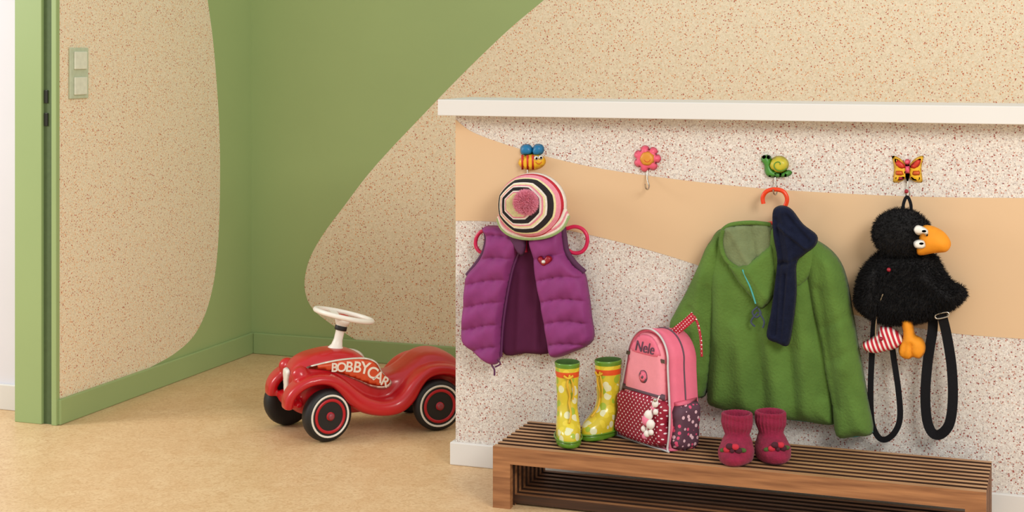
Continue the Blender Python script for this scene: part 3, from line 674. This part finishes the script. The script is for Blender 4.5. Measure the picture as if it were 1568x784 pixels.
for s in (1,-1):
    V,F=solid2d(cr([(.010,.004),(.006,.06),(.010,.115),(.090,.125),(.094,.06),(.090,.004)],3),.024,.02,.01)
    V=[(s*(.098+h_),x,z) for x,h_,z in V]
    o.append(xf(mesh('side_pocket',V,F,ch),BM))
    V,F=solid2d([(.010,.112),(.090,.122),(.090,.134),(.010,.124)],.027,.02,.01)
    o.append(xf(mesh('side_pocket_trim',[(s*(.098+h_),x,z) for x,h_,z in V],F,pk),BM))
o.append(text('name_print','Nele',.040,BM@Matrix(((1,0,0,0),(0,0,-1,-.0195),(0,1,0,.250),(0,0,0,1))),mat('print_grey',(90,60,80),.6),.0006,shear=.2))
o.append(xf(ribbon('carry_strap',[(.020,.058,.288),(.035,.062,.302),(.055,.066,.318),(.070,.070,.332),(.082,.074,.345)],.022,.004,mrd,wdir=(-.55,-.2,.75)),BM))
o.append(xf(ribbon('carry_strap',[(.082,.074,.345),(.090,.082,.325),(.096,.09,.29),(.10,.095,.24)],.014,.004,mrd,wdir=(.8,-.5,.2)),BM))
wy=mat('yarn_white',(238,232,226),.9); py=mat('yarn_pink',(236,130,160),.9)
for i,(x,y,z,r,m_) in enumerate([(.082,-.040,.120,.010,wy),(.074,-.040,.108,.007,py),(.088,-.042,.100,.008,wy),(.066,-.046,.088,.013,wy),(.060,-.046,.074,.015,py),(.076,-.046,.066,.013,wy),(.052,-.048,.050,.008,wy),(.066,-.048,.040,.009,wy),(.080,-.046,.046,.008,wy),(.058,-.048,.032,.008,py),(.085,-.044,.13,.006,steel)]):
    o.append(xf(sphere('key_charm',(x,y,z),(r,r*.8,r),m_,8),BM))
o.append(xf(tube('charm_cord',[(.085,-.03,.14),(.084,-.04,.12),(.066,-.046,.088),(.066,-.048,.04)],.0016,wy),BM))
group('pink_school_bag',o,BM.translation)

# ------------------------------------------------------------------ rubber boots
def bootmat():
    m,nt,b=newmat('boot_yellow_print'); tc=N(nt,'ShaderNodeTexCoord')
    v=N(nt,'ShaderNodeTexVoronoi'); v.inputs['Scale'].default_value=48; nt.links.new(tc.outputs['Object'],v.inputs['Vector'])
    s=N(nt,'ShaderNodeSeparateColor'); nt.links.new(v.outputs['Color'],s.inputs[0])
    r=N(nt,'ShaderNodeValToRGB'); r.color_ramp.interpolation='CONSTANT'; el=r.color_ramp.elements; el.new(.5);el.new(.7);el.new(.85)
    for e,(p,c) in zip(el,((0,(224,206,60)),(.35,(160,186,52)),(.65,(228,208,70)),(.78,(222,224,180)))): e.position=p; e.color=lin(c)
    nt.links.new(s.outputs[0],r.inputs[0]); g=math_(nt,'LESS_THAN',v.outputs['Distance'],.5)
    nt.links.new(mixc(nt,g,lin((210,192,48)),r.outputs[0]),b.inputs['Base Color']); b.inputs['Roughness'].default_value=.25; b.inputs['Coat Weight'].default_value=.3
    return m
bm_=bootmat(); bg=mat('boot_green_rubber',(92,140,36),.3,coat=.3); bo=mat('boot_orange_trim',(220,84,34),.35); bi=mat('boot_lining',(60,92,30),.8); lace=mat('lace_yellow',(220,176,40),.7)
def boot(u,v,rot,name,ht=.205):
    P=onZ(u,v,bz+.001); Mx=Matrix.Translation(P)@Matrix.Rotation(rot,4,'Z')
    S=[(0,.0,.070,.030),(.004,.0,.074,.033),(.014,.0,.074,.0335),(.0145,.0,.071,.032),(.030,.001,.070,.032),(.042,.004,.064,.032),(.052,.012,.055,.031),(.064,.022,.043,.030),(.080,.029,.037,.028),(.105,.032,.034,.028),(.13,.032,.036,.029),(ht-.035,.032,.038,.031),(ht-.025,.032,.039,.032),(ht-.010,.032,.040,.033),(ht,.032,.041,.034),(ht+.002,.032,.038,.031),(ht-.006,.032,.036,.029),(ht-.04,.032,.035,.028)]
    S2=cr([np.array(s) for s in S],3,False); R_=[];zz=[]
    for z,cy,hl,hw in S2:
        ring=[]
        for k_ in range(32):
            t=2*math.pi*k_/32; c,q=math.cos(t),math.sin(t)
            taper=1 if z>.06 else (1+.12*(-q))
            wob=1+ (.02*math.sin(z*120+3*t) if .05<z<.17 else 0)
            ring.append((hw*wob*c*taper,cy+hl*wob*math.copysign(abs(q)**.9,q),z))
        R_.append(ring); zz.append(z)
    nS=len(S2)
    def mf(i,k_):
        z=zz[i]
        if i>nS-9: return 3
        if i<8: return 1
        if z>ht-.012: return 1
        if ht-.037<z<ht-.024: return 2
        return 0
    ob=[xf(loft('boot_shell',R_,[bm_,bg,bo,bi],mf),Mx)]
    ob.append(xf(tube('toe_band',[(.0345*1.05*math.cos(t),-.001+.0745*math.sin(t),.017) for t in [2*math.pi*i/24 for i in range(24)]],.0022,bg,True,2),Mx))
    ob.append(xf(tube('lace',[(.004,-.008,ht-.025),(-.003,-.011,ht-.05),(.004,-.008,ht-.08),(.002,-.008,ht-.10),(.006,-.022,.080),(.0,-.040,.060)],.0026,lace),Mx))
    ob.append(xf(tube('lace',[(-.012,-.008,ht-.028),(.0,-.013,ht-.034),(.012,-.008,ht-.028)],.003,lace),Mx))
    ob.append(xf(tube('lace',[(.004,-.01,ht-.028),(.014,-.012,ht-.06),(.012,-.010,ht-.09)],.0022,lace),Mx))
    return group(name,ob,P)
boot(870,677,math.radians(22),'rubber_boot')
boot(920,668,math.radians(-22),'rubber_boot',.2)

# ------------------------------------------------------------------ knitted booties
kn=mat('bootie_berry_wool',(140,24,60),.95,.14,90,bump=.7,bscale=220,sheen=.1); kd=mat('bootie_flower_dark',(70,20,36),.9); kf=mat('bootie_flower_red',(190,40,60),.9); kg=mat('bootie_leaf_green',(70,90,40),.9)
def bootie(u,v,rot,name):
    P=onZ(u,v,bz+.001); Mx=Matrix.Translation(P)@Matrix.Rotation(rot,4,'Z')
    S=[(0,-.002,.052,.034),(.006,-.003,.060,.041),(.018,-.003,.063,.045),(.030,-.001,.061,.044),(.042,.006,.053,.041),(.053,.014,.041,.036),(.062,.019,.034,.032),(.074,.020,.033,.033),(.084,.020,.036,.037),(.094,.020,.037,.039),(.105,.020,.036,.038),(.113,.020,.037,.039),(.118,.020,.035,.036),(.112,.020,.030,.031),(.09,.020,.028,.028)]
    S2=cr([np.array(s) for s in S],3,False); R_=[]
    for z,cy,hl,hw in S2:
        ring=[]
        for k_ in range(96):
            t=2*math.pi*k_/96; c,q=math.cos(t),math.sin(t)
            rib=1+(.04*math.sin(24*t) if z>.07 else 0)+.014*math.sin(z*260+t*2)+.02*math.sin(3*t+z*40)
            ring.append((hw*rib*c,cy+hl*rib*q,z))
        R_.append(ring)
    ob=[xf(loft('bootie_knit',R_,kn),Mx)]
    for i in range(6):
        t=math.pi/3*i
        ob.append(xf(sphere('flower_petal',(.014*math.cos(t),-.050-.004*math.sin(t),.040+.011*math.sin(t)),(.010,.008,.008),kf if i%2 else kd,6),Mx))
    ob.append(xf(sphere('flower_centre',(0,-.056,.040),.006,kd,6),Mx))
    ob.append(xf(sphere('leaf',(.024,-.044,.040),(.010,.006,.006),kg,6),Mx)); ob.append(xf(sphere('leaf',(-.024,-.044,.036),(.010,.006,.006),kg,6),Mx))
    return group(name,ob,P)
bootie(1127,706,math.radians(2),'knitted_bootie')
bootie(1183,703,math.radians(24),'knitted_bootie')

# ------------------------------------------------------------------ light
wd=bpy.data.worlds.new('World'); sc.world=wd; wd.use_nodes=True
wd.node_tree.nodes['Background'].inputs[0].default_value=(1.0,.985,.95,1); wd.node_tree.nodes['Background'].inputs[1].default_value=.74
def area(name,loc,tgt,size,power,col,sy=None):
    l=bpy.data.lights.new(name,'AREA'); l.energy=power; l.color=col; l.size=size
    if sy: l.shape='RECTANGLE'; l.size_y=sy
    o=bpy.data.objects.new(name,l); o.location=loc; o.rotation_euler=(Vector(tgt)-Vector(loc)).to_track_quat('-Z','Y').to_euler(); return link(o)
area('window_light',(1.7,.9,2.7),(-1.6,4.5,.5),1.5,108,(1,.965,.91),1.4)
area('hall_light',(-5.0,2.6,2.0),(-2.4,3.0,0),1.0,60,(1,.97,.93),1.2)

cam=bpy.data.cameras.new('camera'); co=bpy.data.objects.new('camera',cam); link(co)
co.location=(0,0,CAMZ); co.rotation_euler=(math.pi/2,0,TH)
cam.sensor_width=36; cam.lens=FPX/2000*36; cam.shift_y=-(500-HZ)/2000; cam.clip_start=.05
sc.camera=co
